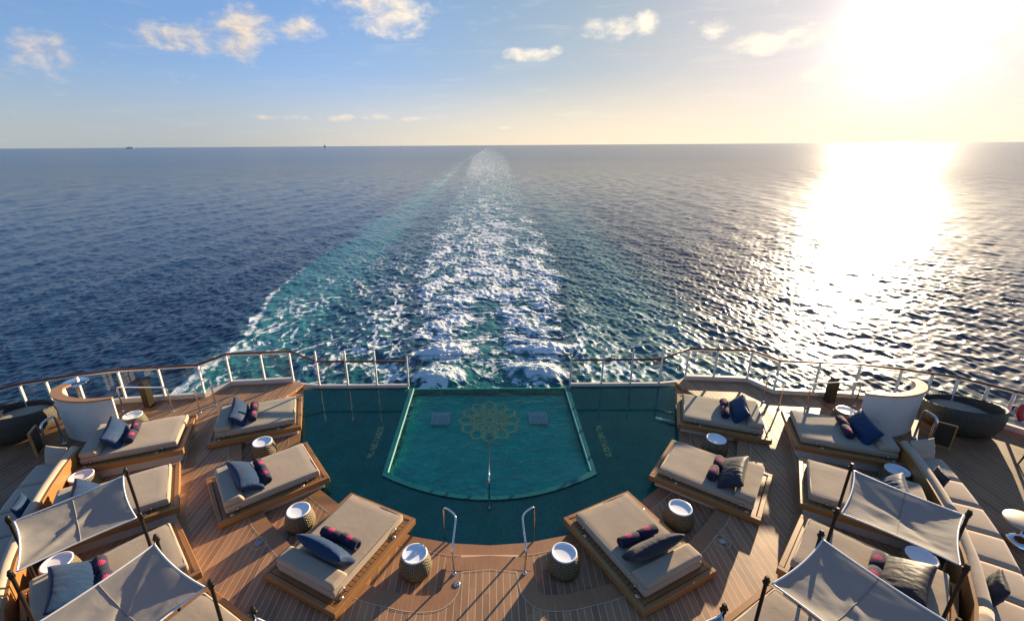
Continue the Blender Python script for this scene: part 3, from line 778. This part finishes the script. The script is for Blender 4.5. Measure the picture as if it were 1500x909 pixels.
# black chair at the right edge
o = tag(empty('armchair', (14.75, 10.15, DECK), R(200)), 'black cafe armchair at the right edge of the photo', 'chair')
bm = B(); box(bm, (-.24, -.24, .42), (.24, .24, .47), .02, 2); link('seat', bm, M['black'], o, True)
bm = B(); tube(bm, [(-.25, .22, .45), (-.27, .26, .80), (0, .30, .88), (.27, .26, .80), (.25, .22, .45)], .03, 10)
box(bm, (-.22, .235, .5), (.22, .27, .84), .012, 2); link('backrest', bm, M['black'], o, True)
for sx in (-1, 1):
    bm = B(); tube(bm, [(sx*.27, .26, .68), (sx*.29, 0, .69), (sx*.28, -.22, .66), (sx*.25, -.24, .45)], .024, 10); link('armrest', bm, M['black'], o, True)
    for sy in (-1, 1):
        bm = B(); tube(bm, [(sx*.22, sy*.21, .43), (sx*.27, sy*.27, 0)], [.026, .018], 10); link('leg', bm, M['black'], o, True)
# round table at the right edge
o = tag(empty('round_table', (11.62, 7.72, DECK)), 'low round table with beige top and steel base at the right edge', 'table')
bm = B(); lathe(bm, [(.36, .50), (.40, .51), (.40, .53), (.38, .54)], 44); link('table_top', bm, M['beige'], o, True)
bm = B(); lathe(bm, [(.27, 0), (.27, .02), (.23, .08), (.12, .15), (.045, .19), (.04, .49)], 36); link('base', bm, M['chrome'], o, True)
# deck drains
DR = [(-5.11, 7.82, 'beside the inner daybed at the left of the pool steps'), (5.13, 7.78, 'beside the inner daybed at the right of the pool steps'), (-.66, 6.78, 'by the foot of the left pool handrail'),
      (-7.28, 10.44, 'behind the middle inner daybed, left side'), (7.05, 10.27, 'behind the middle inner daybed, right side')]
for k, (x, y, wh) in enumerate(DR):
    o = tag(empty('deck_drain', (x, y, DECK+.004)), 'round steel deck cap '+wh, 'deck drain', 'deck drains'); rr = .07
    bm = B(); lathe(bm, [(rr, .0), (rr, .010), (rr*.85, .012), (rr*.3, .012)], 28); link('cover', bm, M['drain'], o, True)
    if k not in (2,):
        bm = B(); strip(bm, [(.17*math.cos(a), .17*math.sin(a)) for a in [i*math.pi/20 for i in range(41)]], .01, .006); link('caulk_ring', bm, M['caulk'], o)
# small sunlit highlight at the pool edge, modelled as a cream bar
o = tag(empty('sunlit_strip_bar', (5.62, 12.72, .04)), 'cream bar imitating a sunlit strip at the pool edge by the inner right daybed', 'pole')
bm = B(); tube(bm, [(-.22, .12, 0), (.05, -.03, .01)], .028, 10); link('tube', bm, M['white'], o, True)
bm = B(); tube(bm, [(.051, -.0305, .01), (.30, -.17, .02)], .034, 10); link('bar_end', bm, M['beige'], o, True)

# ------------------------------------------------------------------ sea
rng = np.random.RandomState(3)
perm = rng.permutation(512).astype(np.int64); perm = np.concatenate([perm, perm])
ga = rng.rand(512)*2*np.pi; GX, GY = np.cos(ga), np.sin(ga)
def perlin(x, y, seed=0):
    x = x+seed*37.3; y = y+seed*91.7
    xi = np.floor(x).astype(np.int64); yi = np.floor(y).astype(np.int64); xf = x-xi; yf = y-yi
    u = xf**3*(xf*(xf*6-15)+10); v = yf**3*(yf*(yf*6-15)+10)
    def g(ix, iy, fx, fy):
        h = perm[(perm[ix & 511]+iy) & 511]; return GX[h]*fx+GY[h]*fy
    a = g(xi, yi, xf, yf); b = g(xi+1, yi, xf-1, yf); c = g(xi, yi+1, xf, yf-1); d = g(xi+1, yi+1, xf-1, yf-1)
    return ((a*(1-u)+b*u)*(1-v)+(c*(1-u)+d*u)*v)*1.5
def fbm(x, y, o=4, seed=0, gain=.5):
    s = 0; a = 1.; t = 0.
    for k in range(o): s = s+a*perlin(x*2**k, y*2**k, seed+k); t += a; a *= gain
    return s/t
def ridge(x, y, o=4, seed=0, gain=.55):
    s = 0; a = 1.; t = 0.
    for k in range(o): s = s+a*(1-np.abs(perlin(x*2.03**k, y*2.03**k, seed+k))*1.6); t += a; a *= gain
    return s/t
def ss(x, a, b): t = np.clip((x-a)/(b-a), 0, 1); return t*t*(3-2*t)
Hs = 8.4-SEA_Z
NR, NC = 1350, 1350
dep = np.radians(np.concatenate([np.linspace(52, .10, NR-8), .10*.84**np.arange(1, 9)]))
rr = Hs/np.tan(dep); az = np.radians(np.linspace(-60, 60, NC))
RR, AZ = np.meshgrid(rr, az, indexing='ij'); X = RR*np.sin(AZ); Y = RR*np.cos(AZ)
dr = np.gradient(rr)[:, None]*np.ones_like(X); da = RR*(az[1]-az[0]); sp = np.maximum(dr*.55, da)
Z = np.zeros_like(X); DX = np.zeros_like(X); DY = np.zeros_like(X)
for k in range(90):     # wind sea: crests mostly along the ship's track, steep short waves on top of a low swell
    lam = .95*(34/.95)**(k/89.)*rng.uniform(.9, 1.1)
    th = R(rng.choice([8, 172], p=[.75, .25]))+rng.normal(0, .45+.45*(lam < 6)); kk = 2*np.pi/lam
    amp = .0105*lam**.42*rng.uniform(.4, 1.4)*(1. if lam < 9 else .8); ph = rng.rand()*6.283
    fade = ss(lam/sp, 2.2, 5.)
    gust = .75+.5*np.clip(fbm(X/90., Y/140., 2, 60+k % 5)+.3, 0, 1.2) if lam < 9 else 1.
    arg = kk*(X*np.cos(th)+Y*np.sin(th))+ph; Z += amp*fade*np.cos(arg)*gust
    q = .80*amp*fade; DX -= q*np.cos(th)*np.sin(arg); DY -= q*np.sin(th)*np.sin(arg)
# wake
near = (Y < 20000) & (np.abs(X) < 160)
x, y = X[near], Y[near]
ys = 130*np.log1p(y/130.)*1.35
wx = x+2.6*fbm(x/9, y/9, 3, 1); wy = ys+4.0*fbm(x/11, ys/11, 3, 2)
hw = np.where(y < 110, 12.3+.17*(y-65), 20+.031*(y-110)); hw = np.clip(hw, 7, 60)
ax = np.abs(x+.4); edge = ss(hw*1.08-ax+2.4*fbm(x/4, y/4, 3, 5), 0, 4.5+y*.03)
axis = np.exp(-(ax/(2.6+y*.016))**2)
decay = np.exp(-np.clip(y-95, 0, None)/105.)
env_c = edge*(.40+.60*decay)
gap = np.exp(-((x+.9+1.2*fbm(x*0, y/7, 2, 6))/(2.6+.03*(96-y)))**4)*ss(100-y, 0, 16)
env_c = env_c*(1-.85*gap)
roll = .5+.5*np.cos(2*np.pi*(wy+.020*wx**2+.25*np.abs(wx))/(6.2+.02*y))
lace = ridge(wx/3.4, wy/2.3, 5, 11); lace2 = ridge(wx/7.5, wy/6.5, 5, 21)
clump = fbm(x/6.5, y/4.2, 5, 31)
far = np.clip(y/600, 0, 1)
s_ = wy+.016*wx**2
def uni(v):   # flatten a texture to an even 0..1 spread
    q = np.quantile(v[::37], np.linspace(0, 1, 65)); return np.interp(v, q, np.linspace(0, 1, 65))
tA = ridge(wx/5.5, s_/2.3, 5, 11, .6); tB = ridge(wx/2.2, wy/1.5, 4, 15, .6); tC = fbm(wx/9, s_/4.0, 4, 33)
tD = ridge(wx/.9, wy/.8, 3, 17, .7)
tex = uni(.44*uni(tA)+.36*uni(tB)+.26*uni(tC)+.18*uni(tD)+.24*roll*np.exp(-np.clip(y-90, 0, None)/120))
lace2 = tA
cov = edge*(.30+.42*decay)*(1-.96*gap)+.16*np.exp(-((ax-hw*.86)/(hw*.22))**2)*edge*np.exp(-y/400)+axis*.20*np.exp(-np.clip(y-150, 0, None)/500.)
cov = np.clip(cov, 0, .86)
foam_c = ss(tex, 1-cov-.24, 1-cov+.40)*ss(cov, 0, .2)
foam_far = (.38+.16*np.exp(-((x+hw*.55)/(hw*.35))**2)+.10*axis)*ss(hw*1.05-ax, 0, hw*.4)*ss(y, 150, 700)*np.exp(-y/7000.)
foam_c = np.clip(foam_c*np.exp(-np.clip(y-160, 0, None)/420.)+foam_far*(.75+.5*tex), 0, 1)
# lacy side foam
sideL = ss(-x-hw*.86, 0, 5)*ss(46+x+.02*y, -1, 10); sideR = ss(x-hw*.86, 0, 4)*ss(36-x+.02*y, -4, 10)
pl_ = ridge(wx/2.6, wy/3.6, 5, 41); big = fbm(x/11, y/13, 3, 51)
pl_ = uni(.6*uni(pl_)+.25*uni(ridge(wx/1.3, wy/1.7, 3, 43))+.3*uni(big))
foam_l = ss(pl_, .52, .96)*(sideL*.85*np.exp(-np.clip(y-72, 0, None)/70)+sideR*.85*np.exp(-np.clip(y-66, 0, None)/38)+.25*np.exp(-((x+hw*1.1)/6)**2)*np.exp(-y/260))
# outer turquoise band on the left with a foam crest on its outer edge
bo = -(41.5+5.5*ss(y, 62, 110)+.014*y)+2.0*fbm(y/16, y*0, 3, 71)+(4+.02*y)*fbm(x/14, y/60, 3, 72)
bandL = ss(x-bo, -2.5-.012*y, 5+.02*y)*ss(-(29+.012*y)-x, -1, 7)
crest = np.exp(-((x-bo-1.2)/1.5)**2)*np.exp(-np.clip(y-80, 0, None)/120)
foam_e = ss(crest*1.1+.8*(ridge(x/2.4, y/3.0, 4, 81)-.72)+.55*fbm(x/5, y/7, 3, 83)+.5*fbm(x/30, y/22, 2, 87)-.55, 0, .5)
foam_e = np.clip(foam_e+.5*bandL*ss(uni(ridge(x/2.0, y/3.2, 4, 89)+.5*fbm(x/8, y/18, 2, 88)), .80, 1.05)*np.exp(-y/300), 0, 1)
lip = np.exp(-((x-bo-1)/3.)**2)
foam = np.clip(foam_c+foam_l+foam_e*.72*(.55+.9*uni(fbm(x/6, y/5, 3, 97)))+.36*bandL*ss(y, 120, 500)*np.exp(-y/5000)*(.7+.6*uni(fbm(x/10, ys/10, 3, 99))), 0, 1)
teal = np.clip(bandL*(.95+.5*fbm(x/5, y/14, 3, 75))*np.exp(-np.clip(y-150, 0, None)/1100)+edge*(.80+.2*clump)*np.exp(-y/1500)+sideL*.55*np.exp(-y/420)+sideR*.60*np.exp(-y/260)+.42*np.exp(-((x-34-.01*y)/9)**2)*np.exp(-np.clip(y-60, 0, None)/150)+.35*np.exp(-((x-hw*1.5)/12)**2)*np.exp(-y/300), 0, 1)
hum = np.clip(clump+.5*roll, -.6, 1.4)
zz = env_c*decay*(.26*hum+.30*(lace-.7)+.16*roll)+.16*foam_c*decay*np.clip(lace2, 0, 1)+.35*lip*np.exp(-y/180)
for xm, ym, sx_, sy_, hgt in ((-7.2, 57, 4.2, 3.2, 1.5), (-6.6, 64.5, 6.0, 3.0, 1.3), (8.0, 58, 3.8, 2.8, 1.1), (9.2, 66, 4.5, 2.5, 1.0)):   # boiling humps right behind the stern
    b_ = np.exp(-((x-xm)/sx_)**2-((y-ym)/sy_)**2); zz += .65*hgt*b_*(1+.35*fbm(x/1.4, y/1.4, 3, 91)); foam = np.clip(foam+ss(b_*(1+.8*fbm(x/1.6, y/1.6, 3, 93)), .28, .75), 0, 1)
FO = np.zeros_like(X); TE = np.zeros_like(X); FO[near] = foam; TE[near] = teal
damp = np.ones_like(X); damp[near] = 1-.45*edge*decay-.35*bandL*np.exp(-y/300)
Z *= damp; zadd = np.zeros_like(X); zadd[near] = zz; Z += zadd*ss(1.6/sp, .35, 1.2)
Xf, Yf = X+DX, Y+DY
co = np.stack([Xf, Yf, Z+SEA_Z], -1).reshape(-1, 3).astype(np.float32)
idx = np.arange(NR*NC).reshape(NR, NC)
quads = np.stack([idx[:-1, :-1], idx[:-1, 1:], idx[1:, 1:], idx[1:, :-1]], -1).reshape(-1, 4)
# far skirt so that the water goes all the way round and under the ship
me = bpy.data.meshes.new('sea'); nq = len(quads)
me.vertices.add(len(co)); me.vertices.foreach_set('co', co.ravel())
me.loops.add(nq*4); me.loops.foreach_set('vertex_index', quads[:, ::-1].ravel().astype(np.int32))
me.polygons.add(nq); me.polygons.foreach_set('loop_start', np.arange(0, nq*4, 4, dtype=np.int32))
me.polygons.foreach_set('use_smooth', np.ones(nq, dtype=bool))
me.update(calc_edges=True)
for nm, arr in (('foam', FO), ('aerated', TE)):
    a = me.attributes.new(nm, 'FLOAT', 'POINT'); a.data.foreach_set('value', arr.ravel().astype(np.float32))
def sea_mat():
    m, t, p = new_mat('open_sea'); P = geo_pos(t)
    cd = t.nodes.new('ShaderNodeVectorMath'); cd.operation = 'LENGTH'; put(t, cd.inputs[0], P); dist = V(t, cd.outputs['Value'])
    fo, te = attr(t, 'foam'), attr(t, 'aerated')
    d1 = noise_(t, mapv(t, P, (1, .8, 1)), 1.1, 5, .65, .8); d2 = noise_(t, P, 3.2, 4, .6, .4)
    fo = sstep(fo+(d1-.5)*.75*(fo*(1-fo)*3.2+.10)+(d2-.5)*.45*(fo*(1-fo)*3.0+.05), .14, .92)
    patch = noise_(t, mapv(t, P, (.012, .006, 1)), 1., 4, .6)
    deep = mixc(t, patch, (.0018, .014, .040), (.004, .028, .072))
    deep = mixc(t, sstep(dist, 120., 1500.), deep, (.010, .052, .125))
    teal_n = noise_(t, mapv(t, P, (1, .55, 1)), .35, 4, .6, .5)
    wcol = mixc(t, (te*(teal_n*.9+.60)).m('MINIMUM', 1.), deep, (.010, .140, .145))
    put(t, p.inputs['Base Color'], wcol); p.inputs['IOR'].default_value = 1.333
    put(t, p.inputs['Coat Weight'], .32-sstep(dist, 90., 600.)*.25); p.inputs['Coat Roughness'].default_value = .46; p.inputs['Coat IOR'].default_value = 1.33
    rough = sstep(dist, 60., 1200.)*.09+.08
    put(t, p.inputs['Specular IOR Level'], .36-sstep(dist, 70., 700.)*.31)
    put(t, p.inputs['Roughness'], rough)
    n1 = noise_(t, mapv(t, P, (1.25, .8, 1)), .85, 3, .55, .5); n2 = noise_(t, mapv(t, P, (1.2, .8, 1)), 2.6, 3, .55, .3)
    n3 = noise_(t, mapv(t, P, (1.3, .7, 1)), .16, 3, .55, .4)
    fade = 1.-sstep(dist, 150., 900.)
    n4 = noise_(t, mapv(t, P, (1., .6, 1)), .05, 3, .6, .4)
    h = n1*.17+n2*.06*fade+n3*.9*sstep(dist, 100., 450.)+n4*2.2*sstep(dist, 350., 1500.)
    put(t, p.inputs['Normal'], bump(t, h, 1., 1.0))
    fb = t.nodes.new('ShaderNodeBsdfPrincipled'); fb.inputs['Roughness'].default_value = .7
    put(t, fb.inputs['Base Color'], mixc(t, d2, (.66, .72, .74), (.86, .88, .88)))
    put(t, fb.inputs['Normal'], bump(t, d1*.5+d2*.35, .8, .5))
    mx = t.nodes.new('ShaderNodeMixShader'); put(t, mx.inputs[0], fo*.90)
    t.links.new(p.outputs[0], mx.inputs[1]); t.links.new(fb.outputs[0], mx.inputs[2])
    t.links.new(mx.outputs[0], t.nodes['Material Output'].inputs[0]); return m
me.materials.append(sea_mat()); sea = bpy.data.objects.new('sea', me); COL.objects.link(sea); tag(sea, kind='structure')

# ------------------------------------------------------------------ far ships
def ship(az_, d, L, hgt, label, sail=False):
    o = tag(empty('distant_ship', (d*math.sin(R(az_)), d*math.cos(R(az_)), SEA_Z), -R(az_)), label, 'ship')
    bm = B(); pts = [(-L/2, -8), (L*.40, -8), (L/2, 0), (L*.40, 8), (-L/2, 8)]; poly(bm, pts, hgt*.35, -2); link('hull', bm, M['shipgrey'] if sail else M['white'], o)
    bm = B()
    if sail: box(bm, (-3, -3, hgt*.351), (3, 3, hgt)); box(bm, (-L*.3, -5, hgt*.351), (-4, 5, hgt*.6))
    else: box(bm, (-L*.36, -6, hgt*.351), (L*.30, 6, hgt*.7)); box(bm, (-L*.1, -5, hgt*.701), (-L*.02, 5, hgt)); box(bm, (L*.1, -5, hgt*.701), (L*.2, 5, hgt*.85))
    link('superstructure', bm, M['white'] if not sail else M['shipgrey'], o)
ship(-36.4, 14000, 165, 50, 'tiny pale ship on the horizon, the longer one far left')
ship(-18.6, 13000, 60, 90, 'tiny dark ship on the horizon, left of the wake', True)

# ------------------------------------------------------------------ sky, sun, camera
Wd = bpy.data.worlds.new('World'); S.world = Wd; Wd.use_nodes = True; t = Wd.node_tree; t.nodes.clear()
out = t.nodes.new('ShaderNodeOutputWorld'); bg = t.nodes.new('ShaderNodeBackground'); t.links.new(bg.outputs[0], out.inputs[0])
sky = t.nodes.new('ShaderNodeTexSky'); sky.sky_type = 'NISHITA'; sky.sun_disc = False
sky.sun_elevation = R(SUN_EL); sky.sun_rotation = R(SUN_AZ); sky.altitude = 20; sky.air_density = 1.0; sky.dust_density = .5; sky.ozone_density = 4.5
D = V(t, t.nodes.new('ShaderNodeTexCoord').outputs['Generated'])
sx, sy, sz = sep(t, D)
sd = Vector((math.sin(R(SUN_AZ))*math.cos(R(SUN_EL)), math.cos(R(SUN_AZ))*math.cos(R(SUN_EL)), math.sin(R(SUN_EL))))
dot = (sx*sd.x+sy*sd.y+sz*sd.z).m('MAXIMUM', 0.)
azn = math_(t, 'ARCTAN2', sx, sy)*57.29578; eln = sz.m('ARCSINE')*57.29578
azel = comb(t, azn, eln*1.7, 0.)
fb1 = noise_(t, azel, .34, 7, .62, .25); fb2 = noise_(t, azel, .10, 4, .6)
warp = (fb1-.5)
CLOUDS = [(-40.5, 7.7, 2.3, 1.7, 1.), (-24.6, 10.9, 3.2, 2.0, 1.), (-19.8, 11.0, 2.4, 1.4, .9), (-30.0, 9.6, 5.0, 1.6, .9), (-26.5, 9.2, 3.4, 1.2, .9),
          (-10.5, 13.4, 4.6, 2.9, 1.2), (-15.5, 14.5, 2.6, 1.6, .8), (4.3, 9.2, 3.2, .8, 1.), (7.5, 9.6, .9, .5, .9), (13.2, 11.4, 3.6, 1.1, 1.), (16.6, 11.6, 1.7, 1.2, 1.),
          (23.6, 10.6, 1.6, .9, .9), (28.0, 8.9, 3.6, 1.1, 1.), (31.5, 9.4, 3.2, 1.0, .9), (-16.5, 2.9, 1.4, .5, .9), (-12.4, 3.0, 1.8, .35, .8), (-9, 2.9, 1.4, .25, .6),
          (34.5, 6.2, 3.5, 1.0, .9), (43.5, 7.2, 4., .8, .9), (44., 4.9, 3.0, .5, .8), (-43, 5.6, 3.2, .6, .4), (-23, 2.9, 3.5, .25, .4),
          (38, 15, 12, 3.2, 1.), (-42, 14, 3, .8, .6), (40.5, 3.3, 3.6, .35, .7), (2.0, 1.9, 1.0, .2, .5)]
mask = None; shade = None
for a, e, wa, we, k in CLOUDS:
    u = (azn-a)/wa; v = (eln-e)/we
    g = 1.-(u*u+v*v)
    g = g.m('MAXIMUM', -2.)*k
    mask = g if mask is None else mask.m('SMOOTH_MAX', g, .5)
    sh = v*.5 if shade is None else None
cl = sstep(mask*.72+warp*3.2, -.15, 1.25)
up = noise_(t, mapv(t, azel, loc=(.5, 1.1, 0)), .34, 5, .62, .25)
lit = sstep((fb1-up)*3.2+dot*.4, -.6, .75)
skyc = mixc(t, 1., V(t, sky.outputs[0]), (1.0, .965, 1.06), 'MULTIPLY')
hz = 1.-sstep(eln, 0., 9.)
glow = dot.m('POWER', 40.)*.2
side = sstep(dot, .35, 1.)
ccol = mixc(t, lit, (2.9, 2.6, 2.6), (4.7, 3.95, 3.2)); ccol = mixc(t, side, ccol, (6.8, 5.9, 4.6))
glc = mixc(t, 1., comb(t, glow, glow, glow), (1., .84, .60), 'MULTIPLY')
base = mixc(t, 1., skyc, glc, 'ADD')
r_, g_, b_ = [V(t, x) for x in (lambda n: (t.links.new(base.s, n.inputs[0]), n.outputs[:3])[1])(t.nodes.new('ShaderNodeSeparateColor'))]
r_, g_, b_ = [c*1.7/(c*1.7/l_+1.) for c, l_ in ((r_, 5.9), (g_, 6.2), (b_, 9.5))]
cc_ = t.nodes.new('ShaderNodeCombineColor'); [put(t, cc_.inputs[i], v) for i, v in enumerate((r_, g_, b_))]
base = mixc(t, 1., V(t, cc_.outputs[0]), mixc(t, sstep(dot, .50, .97), (1.02, 1., 1.), (1.03, .89, .62)), 'MULTIPLY')
hzc = mixc(t, sstep(dot, .25, .97), (2.5, 2.8, 2.95), (5.9, 5.0, 3.75))
base = mixc(t, (1.-sstep(eln, -1., 8.))*.72, base, hzc)
wisp = sstep(noise_(t, mapv(t, azel, (.10, .45, 1)), 1.3, 6, .62, .7), .50, .85)
base = mixc(t, wisp*.16, base, mixc(t, sstep(dot, .35, 1.), (4.3, 4.1, 4.0), (7.5, 6.6, 5.2)))
gl2 = dot.m('POWER', 140.)*.9+dot.m('POWER', 420.)*6.
base = mixc(t, 1., base, mixc(t, 1., comb(t, gl2, gl2, gl2), (1., .92, .78), 'MULTIPLY'), 'ADD')
colr = mixc(t, cl*.92, base, ccol)
put(t, bg.inputs[0], colr); bg.inputs[1].default_value = .07

sun = bpy.data.lights.new('sun', 'SUN'); sun.energy = 5.0; sun.angle = R(.53); sun.color = (1., .77, .50)
so = bpy.data.objects.new('sun', sun); COL.objects.link(so); so.rotation_euler = (-sd).to_track_quat('-Z', 'Y').to_euler()
cam = bpy.data.cameras.new('camera'); co_ = bpy.data.objects.new('camera', cam); COL.objects.link(co_)
cam.sensor_width = 36; cam.lens = 672/1500*36; cam.shift_x = 32/1500; cam.clip_end = 200000; cam.clip_start = .1
p_ = math.atan(242/672); r_ = R(.38)
fw = Vector((0, math.cos(p_), -math.sin(p_))); rt = Vector((1, 0, 0)); up_ = rt.cross(fw)
rt2 = rt*math.cos(r_)-up_*math.sin(r_); up2 = up_*math.cos(r_)+rt*math.sin(r_)
co_.matrix_world = Matrix(((rt2.x, up2.x, -fw.x, .05), (rt2.y, up2.y, -fw.y, 0), (rt2.z, up2.z, -fw.z, 8.4), (0, 0, 0, 1)))
S.camera = co_
S.view_settings.view_transform = 'Standard'; S.view_settings.look = 'None'; S.view_settings.exposure = 1.5; S.view_settings.gamma = 1; S.view_settings.use_curve_mapping = False
S.cycles.use_denoising = True; S.cycles.max_bounces = 6; S.cycles.transparent_max_bounces = 12; S.cycles.sample_clamp_indirect = 6; S.cycles.caustics_reflective = False; S.cycles.caustics_refractive = False
